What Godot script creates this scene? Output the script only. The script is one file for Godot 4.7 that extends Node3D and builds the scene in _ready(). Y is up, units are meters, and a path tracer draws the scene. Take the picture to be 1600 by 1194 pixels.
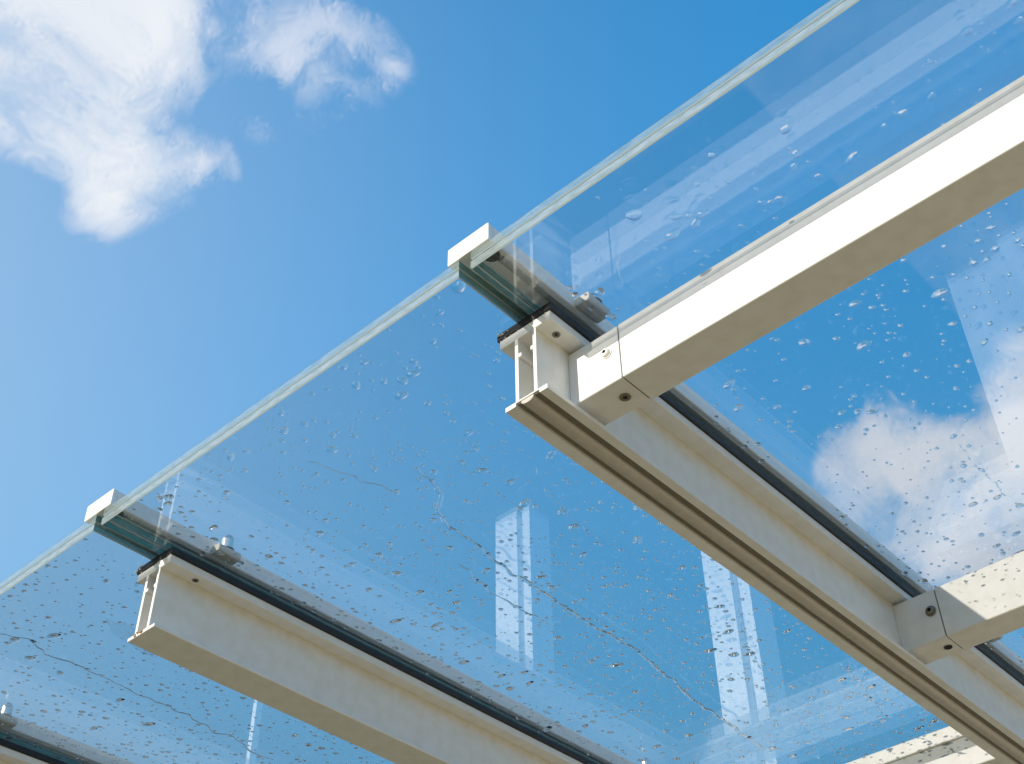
extends Node3D
# A glass rain canopy on white aluminium rafters, seen from below against a blue sky.
# x runs along the eave, y is up, -z runs along the rafters towards the house.

const GY := 2.6          # underside of the glass
const GT := 0.0263       # thickness of the laminated glass
const LEN := 2.95        # length of rafters and panes
const RAFTERS := [-1.98, -1.3137, -0.6664, 0.0, 0.6667]
const CAPS := [-0.006, -0.008, -0.0085, 0.0045, 0.0]     # sideways play of each cover cap
const GAP := 0.0086
const RZ := 0.0939       # the rafters end this far behind the glass edge
const PURLIN_TOP := -0.0268
const PURLIN_BOTTOM := -0.1028

var cam: Camera3D
var used := {}
var M := {}

# ---------------------------------------------------------------- helpers
func numbered(called: String) -> String:
	var n: int = used.get(called, 0)
	used[called] = n + 1
	return called if n == 0 else "%s_%03d" % [called, n]

func thing(called: String, label: String, category: String, at := Vector3.ZERO, group := "") -> Node3D:
	var o := Node3D.new()
	o.name = numbered(called)
	add_child(o)
	o.position = at
	tag(o, label, category, group)
	return o

func tag(o: Node, label: String, category: String, group := "") -> void:
	o.set_meta("label", label)
	o.set_meta("category", category)
	if group:
		o.set_meta("group", group)

func part(called: String, mesh: Mesh, material: Material, parent: Node, at := Vector3.ZERO, turn := Basis.IDENTITY) -> MeshInstance3D:
	var o := MeshInstance3D.new()
	o.name = called
	o.mesh = mesh
	if material:
		o.material_override = material
	o.transform = Transform3D(turn, at)
	parent.add_child(o, true)
	return o

func tri(st: SurfaceTool, a: Vector3, b: Vector3, c: Vector3, n: Vector3) -> void:
	var flip := (b - a).cross(c - a).dot(n) > 0.0
	st.set_color(Color.WHITE)
	st.set_normal(n); st.add_vertex(a)
	st.set_normal(n); st.add_vertex(c if flip else b)
	st.set_normal(n); st.add_vertex(b if flip else c)

func quad(st: SurfaceTool, a: Vector3, b: Vector3, c: Vector3, d: Vector3, n: Vector3) -> void:
	tri(st, a, b, c, n)
	tri(st, a, c, d, n)

func begin() -> SurfaceTool:
	var st := SurfaceTool.new()
	st.begin(Mesh.PRIMITIVE_TRIANGLES)
	return st

# a rounded rectangle as a section
func rounded(x0: float, y0: float, x1: float, y1: float, r: float, steps := 3) -> PackedVector2Array:
	var out := PackedVector2Array()
	for k in 4:
		var c := Vector2(x1 - r if k == 0 or k == 3 else x0 + r, y1 - r if k < 2 else y0 + r)
		for i in steps + 1:
			var a := PI / 2 * k + PI / 2 * i / steps
			out.append(c + Vector2(cos(a), sin(a)) * r)
	return out

# a section in x and y drawn out from z0 to z1, with a small chamfer at both ends
func extrude(section: PackedVector2Array, z0: float, z1: float, st: SurfaceTool = null, chamfer := 0.0006) -> Mesh:
	var own := st == null
	if own:
		st = begin()
	var area := 0.0
	var n := section.size()
	for i in n:
		area += section[i].cross(section[(i + 1) % n])
	var s := section.duplicate()
	if area < 0:
		s.reverse()
	var inner := Geometry2D.offset_polygon(s, -chamfer)
	var cap: PackedVector2Array = inner[0] if inner.size() == 1 and inner[0].size() == n else s
	var zs := signf(z1 - z0)
	for i in n:
		var a := s[i]
		var b := s[(i + 1) % n]
		var nn := Vector3(b.y - a.y, a.x - b.x, 0).normalized()
		quad(st, Vector3(a.x, a.y, z0 + zs * chamfer), Vector3(b.x, b.y, z0 + zs * chamfer), Vector3(b.x, b.y, z1 - zs * chamfer), Vector3(a.x, a.y, z1 - zs * chamfer), nn)
	# match the inner outline to the outer one so that the chamfer is a clean strip
	var match_ := PackedVector2Array()
	for i in n:
		var best := s[i]
		var far := 1e9
		for q in cap:
			if q.distance_to(s[i]) < far:
				far = q.distance_to(s[i])
				best = q
		match_.append(best)
	for e in 2:
		var z := z0 if e == 0 else z1
		var zi := z + (zs if e == 0 else -zs) * chamfer
		var nz := Vector3(0, 0, -zs if e == 0 else zs)
		for i in n:
			var j := (i + 1) % n
			var nn := (Vector3(s[j].y - s[i].y, s[i].x - s[j].x, 0).normalized() + nz).normalized()
			quad(st, Vector3(s[i].x, s[i].y, zi), Vector3(s[j].x, s[j].y, zi), Vector3(match_[j].x, match_[j].y, z), Vector3(match_[i].x, match_[i].y, z), nn)
		var t := Geometry2D.triangulate_polygon(match_)
		for k in range(0, t.size(), 3):
			tri(st, Vector3(match_[t[k]].x, match_[t[k]].y, z), Vector3(match_[t[k + 1]].x, match_[t[k + 1]].y, z), Vector3(match_[t[k + 2]].x, match_[t[k + 2]].y, z), nz)
	return st.commit() if own else null

func bar(x0: float, y0: float, x1: float, y1: float, z0: float, z1: float, r := 0.001) -> Mesh:
	return extrude(rounded(x0, y0, x1, y1, r), z0, z1)

# a profile of (radius, height) turned round y
func lathe(profile: Array, segs := 24) -> Mesh:
	var st := begin()
	for k in profile.size() - 1:
		var p: Vector2 = profile[k]
		var q: Vector2 = profile[k + 1]
		var d := (q - p).normalized()
		for i in segs:
			var a := TAU * i / segs
			var b := TAU * (i + 1) / segs
			var m := (a + b) / 2
			var nn := Vector3(cos(m) * d.y, -d.x, sin(m) * d.y)
			quad(st, Vector3(cos(a) * p.x, p.y, sin(a) * p.x), Vector3(cos(b) * p.x, p.y, sin(b) * p.x), Vector3(cos(b) * q.x, q.y, sin(b) * q.x), Vector3(cos(a) * q.x, q.y, sin(a) * q.x), nn)
	return st.commit()

func lump(st: SurfaceTool, at: Vector3, r: Vector3, rng: RandomNumberGenerator) -> void:
	var ph := rng.randf() * TAU
	for i in 5:
		for j in 8:
			var c := []
			for q in [[i, j], [i, j + 1], [i + 1, j + 1], [i + 1, j]]:
				var u: float = PI * q[0] / 5.0
				var v: float = TAU * (q[1] % 8) / 8.0
				var w := 1.0 + 0.18 * sin(3.0 * v + ph) * sin(u)
				c.append(at + Vector3(sin(u) * cos(v) * w, cos(u), sin(u) * sin(v) * w) * r)
			var nn: Vector3 = ((c[0] + c[1] + c[2] + c[3]) / 4.0 - at).normalized()
			quad(st, c[0], c[1], c[2], c[3], nn)

# ---------------------------------------------------------------- materials
func noise_tex(freq: float, octaves: int, seed_: int, c0: Color, c1: Color, lo := 0.0, hi := 1.0, size := 512) -> NoiseTexture2D:
	var n := FastNoiseLite.new()
	n.noise_type = FastNoiseLite.TYPE_SIMPLEX_SMOOTH
	n.frequency = freq
	n.fractal_octaves = octaves
	n.seed = seed_
	var g := Gradient.new()
	g.offsets = PackedFloat32Array([lo, hi])
	g.colors = PackedColorArray([c0, c1])
	var t := NoiseTexture2D.new()
	t.width = size
	t.height = size
	t.seamless = true
	t.noise = n
	t.color_ramp = g
	return t

func lin(r: float, g: float, b: float, a := 1.0) -> Color:
	var c := Color(r, g, b).linear_to_srgb()
	c.a = a
	return c

func make_materials() -> void:
	var bump := FastNoiseLite.new()
	bump.noise_type = FastNoiseLite.TYPE_SIMPLEX_SMOOTH
	bump.frequency = 0.06
	bump.fractal_octaves = 3
	bump.seed = 5
	var peel := NoiseTexture2D.new()
	peel.width = 512
	peel.height = 512
	peel.seamless = true
	peel.as_normal_map = true
	peel.bump_strength = 1.2
	peel.noise = bump

	var paint := StandardMaterial3D.new()
	paint.albedo_color = lin(0.84, 0.825, 0.785)
	paint.albedo_texture = noise_tex(0.012, 6, 3, Color(0.965, 0.96, 0.945), Color(1, 1, 1), 0.05, 0.7)
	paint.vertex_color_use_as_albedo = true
	paint.roughness = 0.42
	paint.normal_enabled = true
	paint.normal_texture = peel
	paint.normal_scale = 0.12
	paint.uv1_triplanar = true
	paint.uv1_world_triplanar = true
	paint.uv1_scale = Vector3(5, 5, 5)
	M.paint = paint

	var grey_paint := paint.duplicate()
	grey_paint.albedo_color = lin(0.36, 0.38, 0.36)
	grey_paint.roughness = 0.6
	M.grey_strip = grey_paint

	var groove_brown := paint.duplicate()
	groove_brown.albedo_color = lin(0.20, 0.175, 0.13)  # darker brown than the paint, for the groove floors
	groove_brown.albedo_texture = noise_tex(0.02, 6, 11, Color(0.95, 0.945, 0.94), Color(1, 1, 1), 0.1, 0.8)
	groove_brown.roughness = 0.55
	M.groove = groove_brown
	var ridge := groove_brown.duplicate()
	ridge.albedo_color = lin(0.56, 0.51, 0.44)
	ridge.roughness = 0.4
	M.ridge = ridge

	var rubber := StandardMaterial3D.new()
	rubber.albedo_color = lin(0.012, 0.014, 0.016)
	rubber.roughness = 0.55
	rubber.albedo_texture = noise_tex(0.05, 4, 8, Color(0.75, 0.75, 0.75), Color(1, 1, 1))
	rubber.uv1_triplanar = true
	rubber.uv1_scale = Vector3(12, 12, 12)
	M.rubber = rubber

	var foam := rubber.duplicate()
	foam.albedo_color = lin(0.10, 0.085, 0.055)
	foam.roughness = 0.8
	M.spacer = foam

	var glass := StandardMaterial3D.new()
	glass.transparency = BaseMaterial3D.TRANSPARENCY_ALPHA
	glass.albedo_color = Color(0.62, 0.78, 0.78, 0.004)
	glass.roughness = 0.0
	M.glass = glass

	# frosted pane edges: sunlight painted pale at the eave, shade painted teal on sides
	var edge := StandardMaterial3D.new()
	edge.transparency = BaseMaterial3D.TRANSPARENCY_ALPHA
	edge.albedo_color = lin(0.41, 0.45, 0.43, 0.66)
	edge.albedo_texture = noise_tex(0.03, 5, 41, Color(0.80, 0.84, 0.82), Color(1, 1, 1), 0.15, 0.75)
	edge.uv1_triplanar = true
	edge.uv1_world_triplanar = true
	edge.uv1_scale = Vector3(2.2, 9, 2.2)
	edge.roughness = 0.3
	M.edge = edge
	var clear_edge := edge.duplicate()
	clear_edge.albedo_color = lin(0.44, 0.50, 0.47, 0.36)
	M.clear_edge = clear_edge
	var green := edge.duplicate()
	green.albedo_color = lin(0.10, 0.29, 0.27, 0.88)  # same glass as the eave edge, with its shade put into the colour
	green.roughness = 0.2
	M.shaded_green_edge = green
	var arris := StandardMaterial3D.new()
	arris.albedo_color = lin(0.36, 0.45, 0.46)
	arris.roughness = 0.5
	M.arris = arris
	var film := StandardMaterial3D.new()
	film.transparency = BaseMaterial3D.TRANSPARENCY_ALPHA
	film.albedo_color = lin(0.08, 0.11, 0.11, 0.55)
	film.roughness = 0.5
	M.film = film

	var water := StandardMaterial3D.new()
	water.refraction_enabled = true
	water.refraction_scale = 0.033
	water.albedo_color = Color(1, 1, 1, 0)
	water.roughness = 0.0
	M.water = water

	var steel := StandardMaterial3D.new()
	steel.albedo_color = Color(0.92, 0.915, 0.9)
	steel.metallic = 1.0
	steel.roughness = 0.28
	M.steel = steel
	var clamp_ := paint.duplicate()
	clamp_.albedo_color = lin(0.5, 0.48, 0.42)
	M.clamp = clamp_
	var dull := steel.duplicate()
	dull.albedo_color = Color(0.55, 0.52, 0.47)
	dull.roughness = 0.45
	M.dull_steel = dull
	var dark := StandardMaterial3D.new()
	dark.albedo_color = lin(0.02, 0.018, 0.015)
	dark.roughness = 0.7
	M.dark = dark
	var rust := StandardMaterial3D.new()
	rust.albedo_color = lin(0.45, 0.25, 0.10)
	rust.roughness = 0.9
	M.rust = rust
	var sealant := StandardMaterial3D.new()
	sealant.albedo_color = lin(0.7, 0.7, 0.66)
	sealant.roughness = 0.5
	M.sealant = sealant

	var ground := StandardMaterial3D.new()
	ground.albedo_color = lin(0.46, 0.345, 0.19)
	ground.albedo_texture = noise_tex(0.01, 6, 21, Color(0.82, 0.8, 0.76), Color(1, 1, 1), 0.25, 0.7, 1024)
	ground.uv1_triplanar = true
	ground.uv1_world_triplanar = true
	ground.uv1_scale = Vector3(0.3, 0.3, 0.3)
	ground.roughness = 0.9
	M.ground = ground
	var dark_sheet := ground.duplicate()
	dark_sheet.albedo_color = lin(0.03, 0.055, 0.03)  # near black, so that drops and panes mirror something dark
	M.added_dark_sheet = dark_sheet
	var render_ := StandardMaterial3D.new()
	render_.albedo_color = lin(0.52, 0.51, 0.48)
	render_.albedo_texture = noise_tex(0.01, 5, 31, Color(0.9, 0.9, 0.88), Color(1, 1, 1), 0.3, 0.7)
	render_.uv1_triplanar = true
	render_.uv1_world_triplanar = true
	render_.roughness = 0.85
	M.render = render_

# ---------------------------------------------------------------- sky
func direction(az: float, el: float) -> Vector3:   # degrees; az 0 looks along -z, 90 along +x
	return Vector3(sin(deg_to_rad(az)) * cos(deg_to_rad(el)), sin(deg_to_rad(el)), -cos(deg_to_rad(az)) * cos(deg_to_rad(el)))

func make_sky() -> ImageTexture:
	var W := 4096
	var H := 2048
	# clear air: deep blue overhead, paling to the horizon and a little towards the sun
	var lw := 256
	var lh := 256
	var low := Image.create_empty(lw, lh, false, Image.FORMAT_RGBF)
	var stops := [[0.0, Color(0.78, 0.87, 0.94)], [8.0, Color(0.65, 0.80, 0.925)], [18.0, Color(0.45, 0.72, 0.90)], [28.0, Color(0.345, 0.68, 0.90)], [42.0, Color(0.24, 0.61, 0.865)], [58.0, Color(0.185, 0.55, 0.805)], [75.0, Color(0.11, 0.40, 0.67)], [90.0, Color(0.06, 0.27, 0.51)]]
	var hazy := direction(274.0, 38.0)      # a thin veil lies round the large cloud
	var veil := Color(0.80, 0.875, 0.955).srgb_to_linear()
	for y in lh:
		var el := 90.0 - 180.0 * (y + 0.5) / lh
		for x in lw:
			var c := Color(0.5, 0.5, 0.5)
			if el <= 0:
				c = Color(0.36, 0.33, 0.28).srgb_to_linear()
			else:
				var d := direction(360.0 * (x + 0.5) / lw, el)
				var e := el
				for k in stops.size() - 1:
					if e >= stops[k][0] and e <= stops[k + 1][0]:
						c = (stops[k][1] as Color).srgb_to_linear().lerp((stops[k + 1][1] as Color).srgb_to_linear(), (e - stops[k][0]) / (stops[k + 1][0] - stops[k][0]))
				var off := rad_to_deg(acos(clampf(d.dot(hazy), -1, 1))) / 26.0
				c = c.lerp(veil, 0.49 * exp(-off * off))
			low.set_pixel(x, y, c)
	low.resize(W, H, Image.INTERPOLATE_BILINEAR)
	# clouds: soft puffs (azimuth, elevation, radius in degrees, weight), torn by noise
	var puffs := []
	puffs = [
		[282.3, 53.3, 5.84, 0.99], [286.4, 53.8, 5.74, 0.99], [290.7, 54.0, 3.96, 0.90], [286.3, 51.2, 4.18, 0.99],
		[289.7, 50.2, 2.99, 0.90], [291.1, 52.5, 3.67, 0.80], [292.0, 48.8, 2.38, 0.80], [292.1, 46.9, 1.71, 0.75],
		[293.6, 48.0, 2.41, 0.80], [295.1, 49.2, 2.3, 0.72], [297.2, 49.6, 2.2, 0.66],
		[288.2, 49.2, 1.97, 0.70], [285.3, 50.1, 2.24, 0.90], [286.2, 47.8, 1.29, 0.35], [295.7, 56.2, 2.36, 0.38],
		[299.1, 56.2, 2.40, 0.28], [302.6, 57.2, 2.6, 0.28], [303.5, 56.0, 2.3, 0.24], [305.5, 55.7, 3.2, 0.22], [308.2, 55.4, 2.4, 0.21], [302.0, 55.6, 4.6, 0.26],
		[303.4, 54.6, 1.42, 0.35], [301.0, 53.5, 2.82, 0.20],
		[304.6, 53.7, 1.79, 0.25], [276.4, 52.8, 6.34, 0.99], [281.3, 51.3, 5.50, 0.99], [282.5, 56.7, 6.07, 0.90],
		[339.5, 38.4, 1.58, 0.70], [338.8, 37.4, 1.76, 0.70], [337.0, 36.9, 2.13, 0.70], [339.9, 34.7, 3.78, 0.95],
		[338.1, 34.0, 3.82, 0.80], [342.7, 35.2, 2.69, 0.95], [344.9, 35.2, 2.64, 0.99], [342.5, 33.1, 3.66, 0.90],
		[336.6, 35.6, 2.48, 0.60], [341.6, 36.6, 1.71, 0.70], [346.6, 38.6, 2.6, 0.35], [347.4, 36.5, 3.88, 0.80],
		[347.1, 33.0, 5.07, 0.90], 
		
	]
	var rng := RandomNumberGenerator.new()
	rng.seed = 77
	for k in 26:   # more of the same scattered cumulus round the rest of the sky
		var az := rng.randf_range(10.0, 270.0)
		var el := rng.randf_range(9.0, 55.0)
		for j in rng.randi_range(4, 9):
			puffs.append([az + rng.randf_range(-9, 9), el + rng.randf_range(-3, 4), rng.randf_range(2.5, 6.0), rng.randf_range(0.5, 0.95)])
	var hh := H / 2
	var clear := PackedFloat32Array()
	clear.resize(W * hh)
	clear.fill(1.0)
	for p in puffs:
		var c := direction(p[0], p[1])
		var cr := cos(deg_to_rad(p[2]))
		var y0 := clampi(int((90.0 - p[1] - p[2]) / 180.0 * H), 0, hh - 1)
		var y1 := clampi(int((90.0 - p[1] + p[2]) / 180.0 * H) + 1, 0, hh - 1)
		for y in range(y0, y1 + 1):
			var el := 90.0 - 180.0 * (y + 0.5) / H
			var half: float = p[2] / maxf(0.12, cos(deg_to_rad(el)))
			var x0 := int((p[0] - half) / 360.0 * W)
			var x1 := int((p[0] + half) / 360.0 * W) + 1
			for x in range(x0, x1 + 1):
				var dot := direction(360.0 * (x + 0.5) / W, el).dot(c)
				if dot > cr:
					var k := (dot - cr) / (1.0 - cr)
					var at := y * W + posmod(x, W)
					clear[at] *= 1.0 - p[3] * k * (2.0 - k)
	var torn := FastNoiseLite.new()
	torn.seed = 12
	torn.noise_type = FastNoiseLite.TYPE_SIMPLEX_SMOOTH
	torn.frequency = 9.0
	torn.fractal_octaves = 6
	torn.fractal_gain = 0.52
	torn.domain_warp_enabled = true
	torn.domain_warp_amplitude = 0.075
	torn.domain_warp_frequency = 5.0
	torn.domain_warp_fractal_octaves = 3
	var soft := FastNoiseLite.new()
	soft.seed = 4
	soft.frequency = 3.0
	soft.fractal_octaves = 3
	var bright := Color(0.955, 0.965, 0.98).srgb_to_linear()
	var shade := Color(0.775, 0.835, 0.925).srgb_to_linear()
	for y in hh:
		for x in W:
			var k := clear[y * W + x]
			if k < 0.985:
				var d := direction(360.0 * (x + 0.5) / W, 90.0 - 180.0 * (y + 0.5) / H)
				var dens := 1.0 - k
				var n := torn.get_noise_3dv(d)
				var a := smoothstep(0.22, 1.16, dens * 0.94 + 1.3 * n * (1.0 - 0.5 * dens) * smoothstep(0.0, 0.4, dens))
				if a > 0.002:
					var body := shade.lerp(bright, clampf(-0.25 + 1.1 * pow(dens, 3.0) + 0.6 * soft.get_noise_3dv(d), 0, 1))
					low.set_pixel(x, y, low.get_pixel(x, y).lerp(body, a * 0.97))
	return ImageTexture.create_from_image(low)

const SUN_DIR := Vector3(0.212, -0.315, -0.925)

# ---------------------------------------------------------------- pieces of the canopy
func screw_mesh(r: float) -> Mesh:   # a button head standing on y = 0, with its washer
	return lathe([Vector2(r * 1.25, 0), Vector2(r * 1.25, r * 0.14), Vector2(r * 1.0, r * 0.22), Vector2(r * 1.0, r * 0.5), Vector2(r * 0.88, r * 0.72), Vector2(r * 0.62, r * 0.86), Vector2(r * 0.42, r * 0.88)], 28)

func add_screw(called: String, parent: Node3D, at: Vector3, up: Vector3, r: float, mat: Material) -> void:
	var side := up.cross(Vector3(0.3, 0.5, 0.81)).normalized()
	var b := Basis(side, up, side.cross(up))
	var s := part(called, screw_mesh(r), mat, parent, at, b)
	part("hex_socket", lathe([Vector2(r * 0.42, r * 0.88), Vector2(r * 0.40, r * 0.3), Vector2(0.0002, r * 0.3)], 6), M.dark, s)

func add_sunk_screw(called: String, parent: Node3D, at: Vector3, up: Vector3, r: float, mat: Material) -> void:
	var side := up.cross(Vector3(0.3, 0.5, 0.81)).normalized()
	var b := Basis(side, up, side.cross(up))
	var s := part(called, lathe([Vector2(r, 0.0001), Vector2(r * 0.97, 0.0007), Vector2(r * 0.78, 0.0009), Vector2(r * 0.45, 0.0006)], 24), mat, parent, at, b)
	part("hex_socket", lathe([Vector2(r * 0.45, 0.0006), Vector2(r * 0.42, 0.0003), Vector2(0.0002, 0.0003)], 6), M.dark, s)

func rafter(i: int, grooved: bool, label: String) -> void:
	var rng := RandomNumberGenerator.new()
	rng.seed = 100 + i
	var o := thing("rafter", label, "rafter", Vector3(RAFTERS[i], GY, -RZ), "rafters under the glass roof")
	var l := -(LEN - RZ)
	part("top_flange", bar(-0.0365, -0.0228, 0.0365, -0.011, 0, l), M.paint, o)
	for s in [-1.0, 1.0]:
		var a: float = 0.0107 * s
		var b: float = 0.0149 * s
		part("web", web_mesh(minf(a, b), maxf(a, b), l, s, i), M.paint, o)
		var c: float = 0.0064 * s
		part("inner_rib", bar(minf(a, c), -0.0500, maxf(a, c), -0.0445, -0.001, l, 0.0012), M.paint, o)
	if grooved:
		var sec := PackedVector2Array([Vector2(-0.029, -0.1125), Vector2(-0.029, -0.1183), Vector2(-0.0148, -0.1183), Vector2(-0.0144, -0.1140), Vector2(0.0178, -0.1140), Vector2(0.0182, -0.1183), Vector2(0.029, -0.1183), Vector2(0.029, -0.1125)])
		part("bottom_flange", extrude(sec, 0, l, null, 0.0), M.paint, o)
		for q in [[-0.0143, -0.0078], [0.0090, 0.0177]]:
			part("groove_lining", bar(q[0], -0.1150, q[1], -0.1142, -0.002, l, 0.0002), M.groove, o)
		var bead := PackedVector2Array([Vector2(-0.0080, -0.1142), Vector2(-0.0080, -0.1160)])
		for k in 11:
			var a := PI * (1.0 + k / 10.0)
			bead.append(Vector2(0.0006 + 0.0084 * cos(a), -0.1162 - 0.0042 * absf(sin(a))))
		bead.append(Vector2(0.0092, -0.1142))
		part("ridge", extrude(bead, -0.001, l, null, 0.0), M.ridge, o)
	else:
		part("bottom_flange", bar(-0.029, -0.1183, 0.029, -0.1133, 0, l, 0.0012), M.paint, o)
	part("rubber_gasket", bar(-0.0394, -0.0109, 0.0394, -0.0004, 0.0015, l, 0.0015), M.rubber, o)
	var sz: float = [0.05, 0.05, 0.051, 0.024, 0.04][i]
	for k in 3:
		add_sunk_screw("flange_screw", o, Vector3(0.0245, -0.0229, -sz - 0.9 * k), Vector3.DOWN, 0.0046, M.dull_steel)
	if not grooved:
		var rod := []
		for k in 9:
			rod.append(Vector2(0.0032, -0.0232 - 0.0022 * k))
			rod.append(Vector2(0.0045, -0.0243 - 0.0022 * k))
		rod.append(Vector2(0.0005, -0.0432))
		part("threaded_rod", lathe(rod, 14), M.dark, o, Vector3(0, 0, -0.012))
		var st := begin()
		for k in 16:
			lump(st, Vector3(rng.randf_range(-0.019, 0.004), -0.1150 + rng.randf_range(-0.002, 0.002), rng.randf_range(0.0, 0.0012)), Vector3.ONE * rng.randf_range(0.0006, 0.0015), rng)
		var crumbs := part("rust_crumbs", st.commit(), M.rust, o)
		crumbs.set_meta("kind", "stuff")
	var st2 := begin()
	for k in 8:
		lump(st2, Vector3(rng.randf_range(-0.0385, -0.020), -0.0052 + rng.randf_range(-0.004, 0.0045), rng.randf_range(0.002, 0.0045)), Vector3.ONE * rng.randf_range(0.0006, 0.0017), rng)
	for k in 10:
		lump(st2, Vector3(rng.randf_range(-0.0365, 0.0365), -0.0112 + rng.randf_range(-0.0012, 0.0008), rng.randf_range(0.0, 0.0012)), Vector3.ONE * rng.randf_range(0.0005, 0.0011), rng)
	var crumbs2 := part("sealant_crumbs", st2.commit(), M.sealant, o)
	crumbs2.set_meta("kind", "stuff")

# a web plate whose outer face carries yellow water stains under the flange and faint runs
func web_mesh(x0: float, x1: float, l: float, s: float, i: int) -> Mesh:
	var st := begin()
	extrude(rounded(x0, -0.1135, x1, -0.0226, 0.0006), -0.0006, l, st)
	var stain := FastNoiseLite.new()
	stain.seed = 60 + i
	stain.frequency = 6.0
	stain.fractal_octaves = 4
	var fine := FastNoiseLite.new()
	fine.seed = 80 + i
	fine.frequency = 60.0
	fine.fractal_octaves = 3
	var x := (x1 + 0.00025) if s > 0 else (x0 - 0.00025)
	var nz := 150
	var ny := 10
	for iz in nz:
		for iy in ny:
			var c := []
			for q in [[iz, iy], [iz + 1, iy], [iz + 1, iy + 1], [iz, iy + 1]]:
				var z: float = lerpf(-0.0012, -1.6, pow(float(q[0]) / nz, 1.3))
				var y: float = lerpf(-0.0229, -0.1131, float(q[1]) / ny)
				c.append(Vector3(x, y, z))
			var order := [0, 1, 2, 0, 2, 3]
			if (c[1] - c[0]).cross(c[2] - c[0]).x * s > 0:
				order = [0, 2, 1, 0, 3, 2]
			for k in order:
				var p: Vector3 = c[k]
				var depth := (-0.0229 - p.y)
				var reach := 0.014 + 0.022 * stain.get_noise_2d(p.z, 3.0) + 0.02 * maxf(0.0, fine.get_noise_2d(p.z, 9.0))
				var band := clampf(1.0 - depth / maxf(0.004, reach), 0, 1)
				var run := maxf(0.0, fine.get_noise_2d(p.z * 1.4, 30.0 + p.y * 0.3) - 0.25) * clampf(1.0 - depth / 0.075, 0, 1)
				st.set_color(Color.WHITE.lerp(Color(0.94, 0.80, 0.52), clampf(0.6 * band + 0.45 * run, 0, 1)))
				st.set_normal(Vector3(s, 0, 0))
				st.add_vertex(p)
	return st.commit()

func cover_cap(i: int, label: String) -> void:
	var o := thing("cover_cap", label, "cover strip", Vector3(RAFTERS[i] + CAPS[i], GY + GT, 0), "cover strips over the glass joints")
	part("cap_strip", bar(-0.030, 0.0031, 0.030, 0.0269, -0.007, -LEN, 0.0018), M.paint, o)
	part("end_plate", bar(-0.0302, 0.0012, 0.0302, 0.0272, 0.0008, -0.0068, 0.0018), M.paint, o)
	for s in [-1.0, 1.0]:
		part("rubber_seal", bar(0.020 * s - 0.004, 0.0003, 0.020 * s + 0.004, 0.0030, -0.030, -LEN, 0.0006), M.grey_strip, o)
	part("spacer_disc", lathe([Vector2(0.0002, 0.0002), Vector2(0.0085, 0.0003), Vector2(0.0095, 0.001), Vector2(0.009, 0.0029), Vector2(0.0002, 0.0030)], 20), M.spacer, o, Vector3(0.016, 0, -0.0195))
	for k in 3:
		var zc: float = -[0.175, 0.231, 0.180, 0.158, 0.17][i] - 0.95 * k
		var low := 0.011 if i == 3 else 0.0
		var xc: float = [0.041, 0.041, 0.041, 0.0415, 0.041][i]
		var b := part("clamp_block", bar(xc - 0.0105, 0.0008, xc + 0.0105, 0.0130, zc + 0.019, zc - 0.019, 0.0035), M.clamp, o)
		part("dome_nut", lathe([Vector2(0.0115, 0.0131), Vector2(0.0115, 0.0152), Vector2(0.0092, 0.0155), Vector2(0.0092, 0.0285 - low), Vector2(0.0081, 0.0330 - low), Vector2(0.0055, 0.0362 - low), Vector2(0.0022, 0.0376 - low), Vector2(0.0002, 0.0378 - low)], 24), M.steel, b, Vector3(xc, 0, zc))

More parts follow.
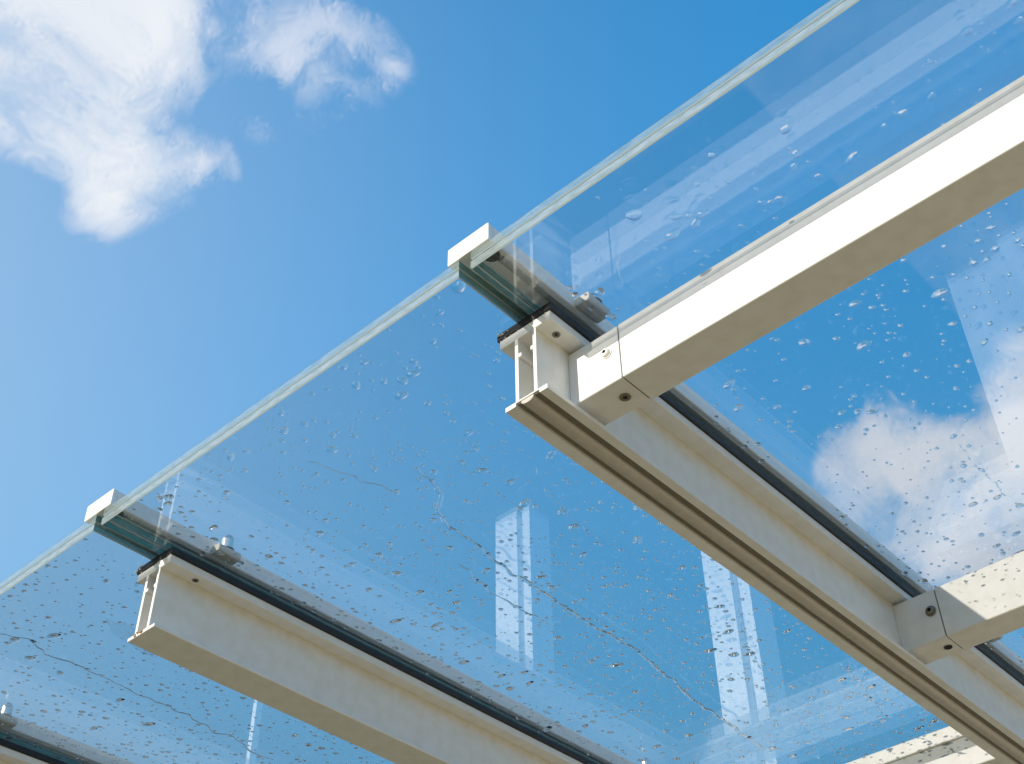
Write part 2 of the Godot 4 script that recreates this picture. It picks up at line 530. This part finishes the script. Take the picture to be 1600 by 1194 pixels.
func pane(i: int, label: String) -> void:
	var x0: float = RAFTERS[i] + GAP
	var x1: float = RAFTERS[i + 1] - GAP
	var mid := (x0 + x1) / 2
	var h := (x1 - x0) / 2
	var o := thing("glass_pane", label, "glass pane", Vector3(mid, GY, 0), "laminated panes of the canopy")
	var ply := 0.0122
	for k in 2:
		var y0 := 0.0 if k == 0 else GT - ply
		var y1 := y0 + ply
		var a := 0.0013     # ground arris
		var st := begin()
		var fy := y0 if k == 0 else y1
		st.set_material(M.glass)
		quad(st, Vector3(-h + a, fy, -a), Vector3(h - a, fy, -a), Vector3(h - a, fy, -LEN), Vector3(-h + a, fy, -LEN), Vector3.DOWN if k == 0 else Vector3.UP)
		var mesh := st.commit()
		part("lower_ply" if k == 0 else "upper_ply", mesh, M.glass, o)
		var ring := [Vector2(-h, 0), Vector2(h, 0), Vector2(h, -LEN), Vector2(-h, -LEN)]
		for e in 4:
			var p: Vector2 = ring[e]
			var q: Vector2 = ring[(e + 1) % 4]
			var n := Vector2((q - p).y, -(q - p).x).normalized()
			if n.dot(p - Vector2(0, -LEN / 2)) < 0:
				n = -n
			var n3 := Vector3(n.x, 0, n.y)
			var pi := p - n * a + (q - p).normalized() * a
			var qi := q - n * a - (q - p).normalized() * a
			var es := begin()
			quad(es, Vector3(p.x, y0 + a, p.y), Vector3(q.x, y0 + a, q.y), Vector3(q.x, y1 - a, q.y), Vector3(p.x, y1 - a, p.y), n3)
			var strip := part("ply_edge", es.commit(), (M.edge if k == 0 else M.clear_edge) if e == 0 else M.shaded_green_edge, o)
			var bs := begin()
			quad(bs, Vector3(p.x, y0 + a, p.y), Vector3(q.x, y0 + a, q.y), Vector3(qi.x, y0, qi.y), Vector3(pi.x, y0, pi.y), (n3 + Vector3.DOWN).normalized())
			quad(bs, Vector3(p.x, y1 - a, p.y), Vector3(q.x, y1 - a, q.y), Vector3(qi.x, y1, qi.y), Vector3(pi.x, y1, pi.y), (n3 + Vector3.UP).normalized())
			part("ground_arris", bs.commit(), M.arris, strip)
	# interlayer: its outer rim shows as a thin line in the edge
	var fs := begin()
	fs.set_material(M.glass)
	var ym := GT / 2
	quad(fs, Vector3(-h + 0.002, ym, -0.002), Vector3(h - 0.002, ym, -0.002), Vector3(h - 0.002, ym, -LEN + 0.002), Vector3(-h + 0.002, ym, -LEN + 0.002), Vector3.UP)
	ym = GT / 2 - 0.0008
	quad(fs, Vector3(-h + 0.002, ym, -0.002), Vector3(h - 0.002, ym, -0.002), Vector3(h - 0.002, ym, -LEN + 0.002), Vector3(-h + 0.002, ym, -LEN + 0.002), Vector3.DOWN)
	var il := part("interlayer", fs.commit(), M.glass, o)
	var rs := begin()
	for e in 4:
		var ring := [Vector2(-h, 0), Vector2(h, 0), Vector2(h, -LEN), Vector2(-h, -LEN)]
		var p: Vector2 = ring[e] * 1.0
		var q: Vector2 = ring[(e + 1) % 4]
		p = Vector2(signf(p.x) * (h - 0.0014), -0.0014 if p.y > -0.5 else -LEN + 0.0014)
		q = Vector2(signf(q.x) * (h - 0.0014), -0.0014 if q.y > -0.5 else -LEN + 0.0014)
		var n := Vector2((q - p).y, -(q - p).x).normalized()
		if n.dot(p - Vector2(0, -LEN / 2)) < 0:
			n = -n
		quad(rs, Vector3(p.x, 0.0122, p.y), Vector3(q.x, 0.0122, q.y), Vector3(q.x, GT - 0.0122, q.y), Vector3(p.x, GT - 0.0122, p.y), Vector3(n.x, 0, n.y))
	part("film_rim", rs.commit(), M.film, il)

# a square tube along x, held to the rafter by a stub
func purlin(called: String, label: String, z: float, depth: float, xa: float, xb: float, seam: float, steel_bolt: bool) -> void:
	var o := thing(called, label, "purlin", Vector3(xa, GY, -z), "cross bars between the rafters")
	var turn := Basis(Vector3(0, 0, -1), Vector3.UP, Vector3(1, 0, 0))   # section x -> -z, drawn out along +x
	var sec := rounded(0, PURLIN_BOTTOM, depth, PURLIN_TOP, 0.0022, 4)
	var tube := extrude(sec, seam - xa + 0.0008, xb - xa, null, 0.0006)
	part("tube", tube, M.paint, o, Vector3.ZERO, turn)
	part("stub", extrude(rounded(0.0004, PURLIN_BOTTOM + 0.0004, depth - 0.0004, PURLIN_TOP - 0.0004, 0.0022, 4), 0, seam - xa - 0.0008, null, 0.0006), M.paint, o, Vector3.ZERO, turn)
	part("seam_plug", extrude(rounded(0.002, PURLIN_BOTTOM + 0.002, depth - 0.002, PURLIN_TOP - 0.002, 0.002), seam - xa - 0.004, seam - xa + 0.004, null, 0.0), M.dark, o, Vector3.ZERO, turn)
	add_screw("face_bolt", o, Vector3(0.0675 - xa, -0.0587, 0.0), Vector3(0, 0, 1), 0.0053 if not steel_bolt else 0.0062, M.paint if not steel_bolt else M.dull_steel)
	add_sunk_screw("underside_screw", o, Vector3(0.0675 - xa, PURLIN_BOTTOM, -depth * 0.53), Vector3.DOWN, 0.0064 if not steel_bolt else 0.0058, M.groove if not steel_bolt else M.dark)

# ---------------------------------------------------------------- water
func drop_mesh(k: int) -> Mesh:
	var rng := RandomNumberGenerator.new()
	rng.seed = 500 + k
	var lx := 1.0 + 0.5 * rng.randf() * (k % 3)
	var ph := rng.randf() * TAU
	var p2 := rng.randf() * TAU
	var tall := rng.randf_range(0.35, 0.46)
	var st := begin()
	var segs := 20
	var rings := 7
	var at := func(i: int, j: int) -> Vector3:
		var s := float(i) / rings
		s = sin(s * PI / 2.0)
		var a := TAU * (j % segs) / segs
		var r := 1.0 + 0.10 * sin(2 * a + ph) + 0.06 * sin(3 * a + p2)
		var q := Vector2(cos(a) * lx, sin(a)) * r * s
		return Vector3(q.x, -tall * pow(maxf(0.0, 1.0 - s * s), 1.0), q.y)
	st.set_smooth_group(0)
	for i in rings:
		for j in segs:
			var a: Vector3 = at.call(i, j)
			var b: Vector3 = at.call(i, j + 1)
			var c: Vector3 = at.call(i + 1, j + 1)
			var d: Vector3 = at.call(i + 1, j)
			if i > 0:
				st.add_vertex(a); st.add_vertex(b); st.add_vertex(c)
			st.add_vertex(a); st.add_vertex(c); st.add_vertex(d)
	st.set_smooth_group(1)
	for j in segs:
		st.add_vertex(Vector3.ZERO); st.add_vertex(at.call(rings, j)); st.add_vertex(at.call(rings, j + 1))
	st.generate_normals()
	return st.commit()

func film_mesh(seed_: int) -> Mesh:
	var n := FastNoiseLite.new()
	n.seed = seed_
	n.frequency = 1.4
	n.fractal_octaves = 3
	var st := begin()
	var segs := 40
	var rings := 14
	var at := func(i: int, j: int) -> Vector3:
		var s := float(i) / rings
		var a := TAU * (j % segs) / segs
		var q := Vector2(cos(a), sin(a)) * s * (1.0 + 0.45 * n.get_noise_2d(cos(a) * 1.2, sin(a) * 1.2))
		return Vector3(q.x, -(1.0 - pow(s, 6.0)) * (0.55 + 0.9 * n.get_noise_2d(q.x * 2.0 + 7.0, q.y * 2.0)), q.y)
	st.set_smooth_group(0)
	for i in rings:
		for j in segs:
			if i > 0:
				st.add_vertex(at.call(i, j)); st.add_vertex(at.call(i, j + 1)); st.add_vertex(at.call(i + 1, j + 1))
			st.add_vertex(at.call(i, j)); st.add_vertex(at.call(i + 1, j + 1)); st.add_vertex(at.call(i + 1, j))
	st.set_smooth_group(1)
	for j in segs:
		st.add_vertex(Vector3.ZERO); st.add_vertex(at.call(rings, j)); st.add_vertex(at.call(rings, j + 1))
	st.generate_normals()
	return st.commit()

func trickle(points: Array, width: float, beads: bool, label: String, seed_: int) -> void:
	var rng := RandomNumberGenerator.new()
	rng.seed = seed_
	var curve := Curve3D.new()
	for k in points.size():
		var p := Vector3(points[k][0], 0, points[k][1])
		var tan := Vector3.ZERO
		if k > 0 and k < points.size() - 1:
			tan = (Vector3(points[k + 1][0], 0, points[k + 1][1]) - Vector3(points[k - 1][0], 0, points[k - 1][1])) / 5.0
		curve.add_point(p, -tan, tan)
	var total := curve.get_baked_length()
	var wob := FastNoiseLite.new()
	wob.seed = seed_
	wob.frequency = 9.0
	wob.fractal_octaves = 2
	var st := begin()
	var origin := Vector3(points[0][0], 0, points[0][1])
	st.set_smooth_group(0)
	var n := int(total / 0.0032)
	var cross := 7
	var rows := []
	for i in n + 1:
		var s := total * i / n
		var p := curve.sample_baked(s)
		var q := curve.sample_baked(minf(total, s + 0.004))
		var b := curve.sample_baked(maxf(0.0, s - 0.004))
		var f := (q - b).normalized()
		var side := Vector3(-f.z, 0, f.x)
		p += side * 0.006 * wob.get_noise_1d(s * 2.6)
		var w := width * (1.0 + 0.6 * wob.get_noise_1d(s * 2.2 + 40.0))
		if beads:
			w *= maxf(0.06, pow(maxf(0.0, 0.5 + 0.5 * sin(s * 420.0 + 6.0 * wob.get_noise_1d(s * 3.0))), 1.5))
		w *= clampf(minf(i, n - i) / 3.0, 0.08, 1.0)
		w = maxf(w, 0.00015)
		var row := []
		for j in cross:
			var u := 1.0 - 2.0 * j / (cross - 1)
			row.append(p - origin + side * u * w + Vector3.DOWN * (1.0 - u * u) * w * 0.52)
		rows.append(row)
	for i in n:
		for j in cross - 1:
			var a: Vector3 = rows[i][j]
			var b: Vector3 = rows[i][j + 1]
			var c: Vector3 = rows[i + 1][j + 1]
			var d: Vector3 = rows[i + 1][j]
			st.add_vertex(a); st.add_vertex(c); st.add_vertex(b)
			st.add_vertex(a); st.add_vertex(d); st.add_vertex(c)
	st.set_smooth_group(1)
	for i in n:
		var a: Vector3 = rows[i][0]
		var b: Vector3 = rows[i][cross - 1]
		var c: Vector3 = rows[i + 1][cross - 1]
		var d: Vector3 = rows[i + 1][0]
		st.add_vertex(a); st.add_vertex(b); st.add_vertex(c)
		st.add_vertex(a); st.add_vertex(c); st.add_vertex(d)
	st.generate_normals()
	var o := MeshInstance3D.new()
	o.name = numbered("water_trickle")
	o.mesh = st.commit()
	o.material_override = M.water
	o.position = origin + Vector3(0, GY - 0.0003, 0)
	tag(o, label, "water trickle", "trickles on the wet glass")
	add_child(o)

func seen_at(p: Vector3) -> Vector3:    # how large and where a point stands to the eye, to pick the drops that show largest
	var d := cam.global_transform.affine_inverse() * p
	var half := tan(deg_to_rad(cam.fov / 2))
	return Vector3(d.x / -d.z / half / (1024.0 / 764.0), d.y / -d.z / half, -d.z)

func raindrops() -> void:
	var shapes := []
	for k in 10:
		shapes.append(drop_mesh(k))
	var rng := RandomNumberGenerator.new()
	rng.seed = 2024
	var names := ["far left", "left", "middle", "right"]
	var all := []
	var patch := FastNoiseLite.new()
	patch.seed = 9
	patch.frequency = 4.0
	for i in range(0, 4):
		var x0: float = RAFTERS[i] + 0.044
		var x1: float = RAFTERS[i + 1] - 0.044
		var most := int((x1 - x0) * 1.5 * [1000.0, 3600.0, 3600.0, 2400.0][i])
		for k in most:
			var p := Vector2(rng.randf_range(x0, x1), -rng.randf_range(0.006, 1.5))
			var r := 0.0025 * exp(rng.randfn() * 0.44)
			var turn := rng.randf_range(-0.5, 0.5) + (PI if rng.randf() < 0.5 else 0.0)
			var shape := rng.randi() % shapes.size()
			if patch.get_noise_2d(p.x * 2.0, p.y * 2.0) < rng.randf_range(-1.1, -0.05):
				continue
			if i == 3 and p.y > -0.085 and rng.randf() < 0.86:      # few drops cling close to the edge there
				continue
			if i == 2 and p.y < -0.9 and p.y > -1.16 and rng.randf() < 0.4:
				continue
			if i == 3 and p.y < -0.5 and p.y > -0.8 and p.x < 0.32:
				r *= 0.72
			r = clampf(r, 0.0008, 0.0068)
			var ok := true
			for q in all:
				if absf(q[0].x - p.x) < q[1] + r and absf(q[0].y - p.y) < q[1] + r and q[0].distance_to(p) < (q[1] + r) * 1.15:
					ok = false
					break
			if ok:
				all.append([p, r, i, shape, turn])
	# drops that gather along the outer edges of the panes
	for q in [[-0.019, -0.010, 0.0085, 2], [-0.046, -0.005, 0.0032, 2], [-0.12, -0.004, 0.0026, 2], [-0.205, -0.005, 0.003, 2], [-0.31, -0.004, 0.0024, 2], [-0.44, -0.005, 0.0028, 2], [-0.575, -0.004, 0.0022, 2], [-0.70, -0.006, 0.0035, 1], [-0.79, -0.006, 0.0046, 1], [-0.815, -0.004, 0.0030, 1], [-0.87, -0.004, 0.0025, 1]]:
		all.append([Vector2(q[0], q[1]), q[2], q[3], 3, 0.3])
	# the drops that show largest are things of their own, the rest lie in one sheet per pane
	var ranked := []
	for k in all.size():
		var q = all[k]
		var s := seen_at(Vector3(q[0].x, GY, q[0].y))
		if s.z > 0 and absf(s.x) < 1.02 and absf(s.y) < 1.02:
			ranked.append([q[1] / s.z, k])
	ranked.sort_custom(func(a, b): return a[0] > b[0])
	var big := {}
	for k in mini(290, ranked.size()):
		big[ranked[k][1]] = true
	var protos := []
	for k in shapes.size():
		var m := MeshInstance3D.new()
		m.mesh = shapes[k]
		m.material_override = M.water
		protos.append(m)
	var rest := [[], [], [], []]
	for k in all.size():
		var q = all[k]
		var tf := Transform3D(Basis(Vector3.UP, q[4]).scaled(Vector3.ONE * q[1]), Vector3(q[0].x, GY - 0.0003, q[0].y))
		if not big.has(k):
			rest[q[2]].append([tf, q[3]])
			continue
		var o: MeshInstance3D = protos[q[3]].duplicate()
		o.name = numbered("raindrop")
		o.transform = tf
		var size: String = "large" if q[1] > 0.0058 else "middling" if q[1] > 0.004 else "small"
		var form: String = "oblong" if q[3] % 3 == 2 else "rounded"
		var side: float = (q[0].x - RAFTERS[q[2]]) / (RAFTERS[q[2] + 1] - RAFTERS[q[2]])
		var across: String = "left edge" if side < 0.2 else "left of centre" if side < 0.4 else "centre line" if side < 0.6 else "right of centre" if side < 0.8 else "right edge"
		var where := "farthest back"
		for step in [[-0.04, "touching the outer edge"], [-0.12, "close to the outer edge"], [-0.22, "a little way in"], [-0.35, "in the front third"], [-0.5, "short of half way"], [-0.68, "about half way back"], [-0.88, "past half way back"], [-1.1, "well back"]]:
			if q[0].y > step[0]:
				where = step[1]
				break
		tag(o, "%s %s raindrop, %s on the %s pane, %s" % [size, form, across, names[q[2]], where], "raindrop", "raindrops on the %s glass pane" % names[q[2]])
		add_child(o)
	for i in 4:
		if rest[i].is_empty():
			continue
		var mm := MultiMesh.new()
		mm.transform_format = MultiMesh.TRANSFORM_3D
		mm.mesh = shapes[0]
		mm.instance_count = rest[i].size()
		for k in rest[i].size():
			mm.set_instance_transform(k, rest[i][k][0])
		var o := MultiMeshInstance3D.new()
		o.name = numbered("raindrop_sprinkle")
		o.multimesh = mm
		o.material_override = M.water
		o.set_meta("kind", "stuff")
		tag(o, "sprinkle of tiny raindrops all over the %s glass pane" % names[i], "raindrops")
		add_child(o)
	for m in protos:
		m.free()

# ---------------------------------------------------------------- the scene
func _ready() -> void:
	cam = Camera3D.new()
	cam.name = "camera"
	cam.fov = rad_to_deg(2.0 * atan(597.0 / 2022.6))
	cam.near = 0.02
	cam.far = 2000.0
	var right := Vector3(0.73926795, -0.01161159, -0.67331127)
	var up := Vector3(0.45818914, 0.7414051, 0.49028685)
	var back := -Vector3(-0.4935034, 0.67095727, -0.55341733)
	cam.transform = Transform3D(Basis(right, up, back).orthonormalized(), Vector3(0.6566, GY - 1.0, 0.6641))
	add_child(cam)
	cam.current = true

	var env := Environment.new()
	env.background_mode = Environment.BG_SKY
	var pano := PanoramaSkyMaterial.new()
	pano.panorama = make_sky()
	env.sky = Sky.new()
	env.sky.sky_material = pano
	env.tonemap_mode = Environment.TONE_MAPPER_LINEAR
	env.tonemap_exposure = 1.0
	env.sdfgi_enabled = true
	env.ssao_enabled = true
	env.ssil_enabled = true
	var we := WorldEnvironment.new()
	we.name = "sky_and_air"
	we.environment = env
	add_child(we)

	var sun := DirectionalLight3D.new()
	sun.name = "sun"
	sun.light_energy = 1.6
	sun.light_color = Color(1.0, 0.965, 0.905)
	sun.light_angular_distance = 0.5
	sun.shadow_enabled = true
	sun.look_at_from_position(Vector3.ZERO, SUN_DIR, Vector3.UP)
	add_child(sun)

	make_materials()

	# ground
	var gs := begin()
	for ix in range(-8, 8):
		for iz in range(-8, 8):
			quad(gs, Vector3(ix * 60, 0, iz * 60), Vector3(ix * 60 + 60, 0, iz * 60), Vector3(ix * 60 + 60, 0, iz * 60 + 60), Vector3(ix * 60, 0, iz * 60 + 60), Vector3.UP)
	var ground := MeshInstance3D.new()
	ground.name = "ground"
	ground.mesh = gs.commit()
	ground.material_override = M.ground
	ground.set_meta("kind", "structure")
	add_child(ground)

	var added_dark_sheet := MeshInstance3D.new()  # unseen dark sheet added for the drops and panes to mirror
	added_dark_sheet.name = "added_dark_sheet"
	var ls := begin()
	quad(ls, Vector3(-120, 0.006, -1.75), Vector3(-0.45, 0.006, -1.75), Vector3(-0.45, 0.006, -3.05), Vector3(-120, 0.006, -3.05), Vector3.UP)
	quad(ls, Vector3(-120, 0.006, -3.05), Vector3(-0.45, 0.006, -3.05), Vector3(-0.45, 0.006, -140), Vector3(-120, 0.006, -140), Vector3.UP)
	quad(ls, Vector3(-120, 0.006, 0.25), Vector3(-1.0, 0.006, 0.25), Vector3(-1.0, 0.006, -1.75), Vector3(-120, 0.006, -1.75), Vector3.UP)
	added_dark_sheet.mesh = ls.commit()
	added_dark_sheet.material_override = M.added_dark_sheet
	added_dark_sheet.set_meta("kind", "structure")
	add_child(added_dark_sheet)

	# the house at the back and the posts that the panes mirror
	var house := thing("house", "white rendered house wall mirrored as a pale haze in the right glass pane", "house", Vector3(-0.39, 0, -3.04))
	part("wall", bar(0, 0, 7.0, 2.3, 0, -0.35, 0.004), M.render, house)
	part("pilaster", bar(0.235, 0, 0.62, 2.3, 0.06, 0.002, 0.004), M.render, house)
	var header := thing("header_beam", "white wall beam that carries the inner ends of the rafters", "beam", Vector3(0, GY, -2.96))
	part("beam", bar(-2.2, -0.30, 6.6, -0.1195, 0.0, -0.07, 0.003), M.paint, header)
	var posts := [
		[-2.73, 0.135, 0.84, 0.15, "short white post with a groove, mirrored in the middle of the middle pane"],
		[-1.625, 0.115, 2.29, 0.15, "tall white post mirrored beside the grooved rafter in the middle pane"],
		#[-1.955, 0.035, 1.36, 0.05, "slim low white post mirrored faintly at the bottom of the middle pane"],
		[-4.46, 0.03, 1.6, 0.04, "thin white pole mirrored as a pale line below the plain rafter"],
	]
	for p in posts:
		var o := thing("terrace_post", p[4], "post", Vector3(p[0], 0, -3.0), "white posts on the terrace")
		part("shaft", bar(0, 0, p[1], p[2], 0, -p[3], 0.003), M.paint, o)
		if p[1] > 0.1:
			part("side_strip", bar(p[1] + 0.025, 0, p[1] + 0.07, p[2], -0.01, -p[3], 0.003), M.paint, o)
			part("groove_back", bar(p[1] - 0.01, 0, p[1] + 0.035, p[2] - 0.01, -0.05, -p[3] + 0.01, 0.002), M.paint, o)

	# the canopy
	rafter(1, false, "white rafter at the bottom left corner, only its black gasket and flange in view")
	rafter(2, false, "white rafter with a flat brown-shaded underside, left of the grooved one")
	rafter(3, true, "white rafter with two dark grooves underneath and cross bars on its right")
	rafter(4, false, "white rafter that holds the right ends of the cross bars")
	cover_cap(1, "white cover strip with a bright dome nut at the bottom left corner")
	cover_cap(2, "white cover strip with a dome nut above the flat-bottomed rafter")
	cover_cap(3, "white cover strip above the grooved rafter, square end at the middle of the glass edge")
	cover_cap(4, "white cover strip over the right edge of the right glass pane")
	pane(0, "rain-speckled glass pane at the far lower left, beyond the corner rafter")
	pane(1, "rain-speckled glass pane between the corner rafter and the plain rafter")
	pane(2, "rain-speckled glass pane with a long water trickle, between the plain and the grooved rafter")
	pane(3, "rain-speckled glass pane right of the grooved rafter, over both cross bars")
	purlin("cross_bar", "long sunlit white cross bar with a cream bolt, at the end of the grooved rafter", 0.1476, 0.0505, 0.0152, 0.6515, 0.0846, false)
	purlin("cross_bar", "white cross bar with a steel bolt at the right edge, half in shade", 0.8432, 0.0505, 0.0152, 0.6515, 0.0792, true)
	var far := thing("cross_bar", "white cross bar with a grey strip, at the bottom behind the grooved rafter", "purlin", Vector3(-0.6515, GY, -1.2216), "cross bars between the rafters")
	var turn := Basis(Vector3(0, 0, -1), Vector3.UP, Vector3(1, 0, 0))
	part("upper_tube", extrude(rounded(0, -0.0505, 0.0505, PURLIN_TOP, 0.002), 0, 0.6363), M.paint, far, Vector3.ZERO, turn)
	part("grey_strip", extrude(rounded(0.004, -0.0725, 0.046, -0.0500, 0.001), 0, 0.6363), M.grey_strip, far, Vector3.ZERO, turn)
	part("lower_tube", extrude(rounded(0, PURLIN_BOTTOM, 0.0505, -0.0720, 0.002), 0, 0.6363), M.paint, far, Vector3.ZERO, turn)

	# water on the glass
	trickle([[-0.269, -0.191], [-0.278, -0.221], [-0.286, -0.255], [-0.313, -0.276], [-0.332, -0.310], [-0.332, -0.356], [-0.337, -0.412], [-0.344, -0.452], [-0.338, -0.486], [-0.346, -0.522], [-0.342, -0.560], [-0.351, -0.598], [-0.348, -0.668], [-0.345, -0.725], [-0.352, -0.775], [-0.360, -0.842], [-0.376, -0.904], [-0.377, -0.967], [-0.384, -1.049], [-0.391, -1.143]], 0.0027, false, "longest water trickle, winding down the middle pane past the mirrored post", 1)
	trickle([[-0.363, -0.094], [-0.355, -0.119], [-0.344, -0.147], [-0.339, -0.175], [-0.330, -0.201], [-0.326, -0.219]], 0.0015, false, "thin short trickle near the outer edge of the middle pane", 2)
	trickle([[-0.381, -0.381], [-0.384, -0.410], [-0.392, -0.445], [-0.399, -0.466], [-0.396, -0.509], [-0.393, -0.547], [-0.394, -0.569], [-0.397, -0.595]], 0.0016, false, "short trickle crossing the mirrored short post in the middle pane", 3)
	trickle([[-0.993, -0.050], [-0.975, -0.092], [-0.994, -0.131], [-0.985, -0.165], [-0.985, -0.222], [-0.994, -0.281], [-0.994, -0.323], [-0.991, -0.383], [-0.999, -0.428], [-1.009, -0.455], [-0.998, -0.486], [-1.016, -0.541], [-1.015, -0.590]], 0.0016, false, "thin dark trickle winding down the left pane under the plain rafter", 4)
	trickle([[0.245, -0.617], [0.240, -0.659], [0.243, -0.697], [0.238, -0.728], [0.240, -0.771]], 0.0021, true, "beaded trickle before the white cloud in the right pane", 5)
	trickle([[-0.163, -0.290], [-0.176, -0.316], [-0.189, -0.355], [-0.200, -0.401], [-0.203, -0.437], [-0.202, -0.482], [-0.193, -0.527], [-0.193, -0.548]], 0.0010, true, "faint beaded trickle close beside the grooved rafter in the middle pane", 6)
	trickle([[-0.171, -0.745], [-0.216, -0.834], [-0.247, -0.922], [-0.278, -1.003], [-0.293, -1.121], [-0.313, -1.294]], 0.0013, true, "beaded trickle across the mirrored tall post in the middle pane", 7)
	trickle([[-0.137, -0.986], [-0.159, -1.060], [-0.164, -1.097], [-0.174, -1.145], [-0.179, -1.184]], 0.0022, true, "row of white beads far back in the middle pane beside the grooved rafter", 8)
	trickle([[0.136, -0.083], [0.126, -0.099], [0.116, -0.115], [0.107, -0.132]], 0.0012, false, "short dark trickle on the right pane above the bolt of the front cross bar", 9)
	raindrops()
	# a thin film of rainwater that has not yet broken into drops
	var k := 0
	for q in [[-0.86, -0.20, 0.06, 0.02, 0.2, "film of rainwater on the left pane near the plain rafter's end"]]:
		var o := MeshInstance3D.new()
		o.name = numbered("water_film")
		o.mesh = film_mesh(700 + k)
		o.material_override = M.water
		o.transform = Transform3D(Basis(Vector3.UP, q[4] + PI / 2) * Basis.from_scale(Vector3(q[2], 0.0012, q[3])), Vector3(q[0], GY - 0.0003, q[1]))
		tag(o, q[5], "water film", "")
		add_child(o)
		k += 1
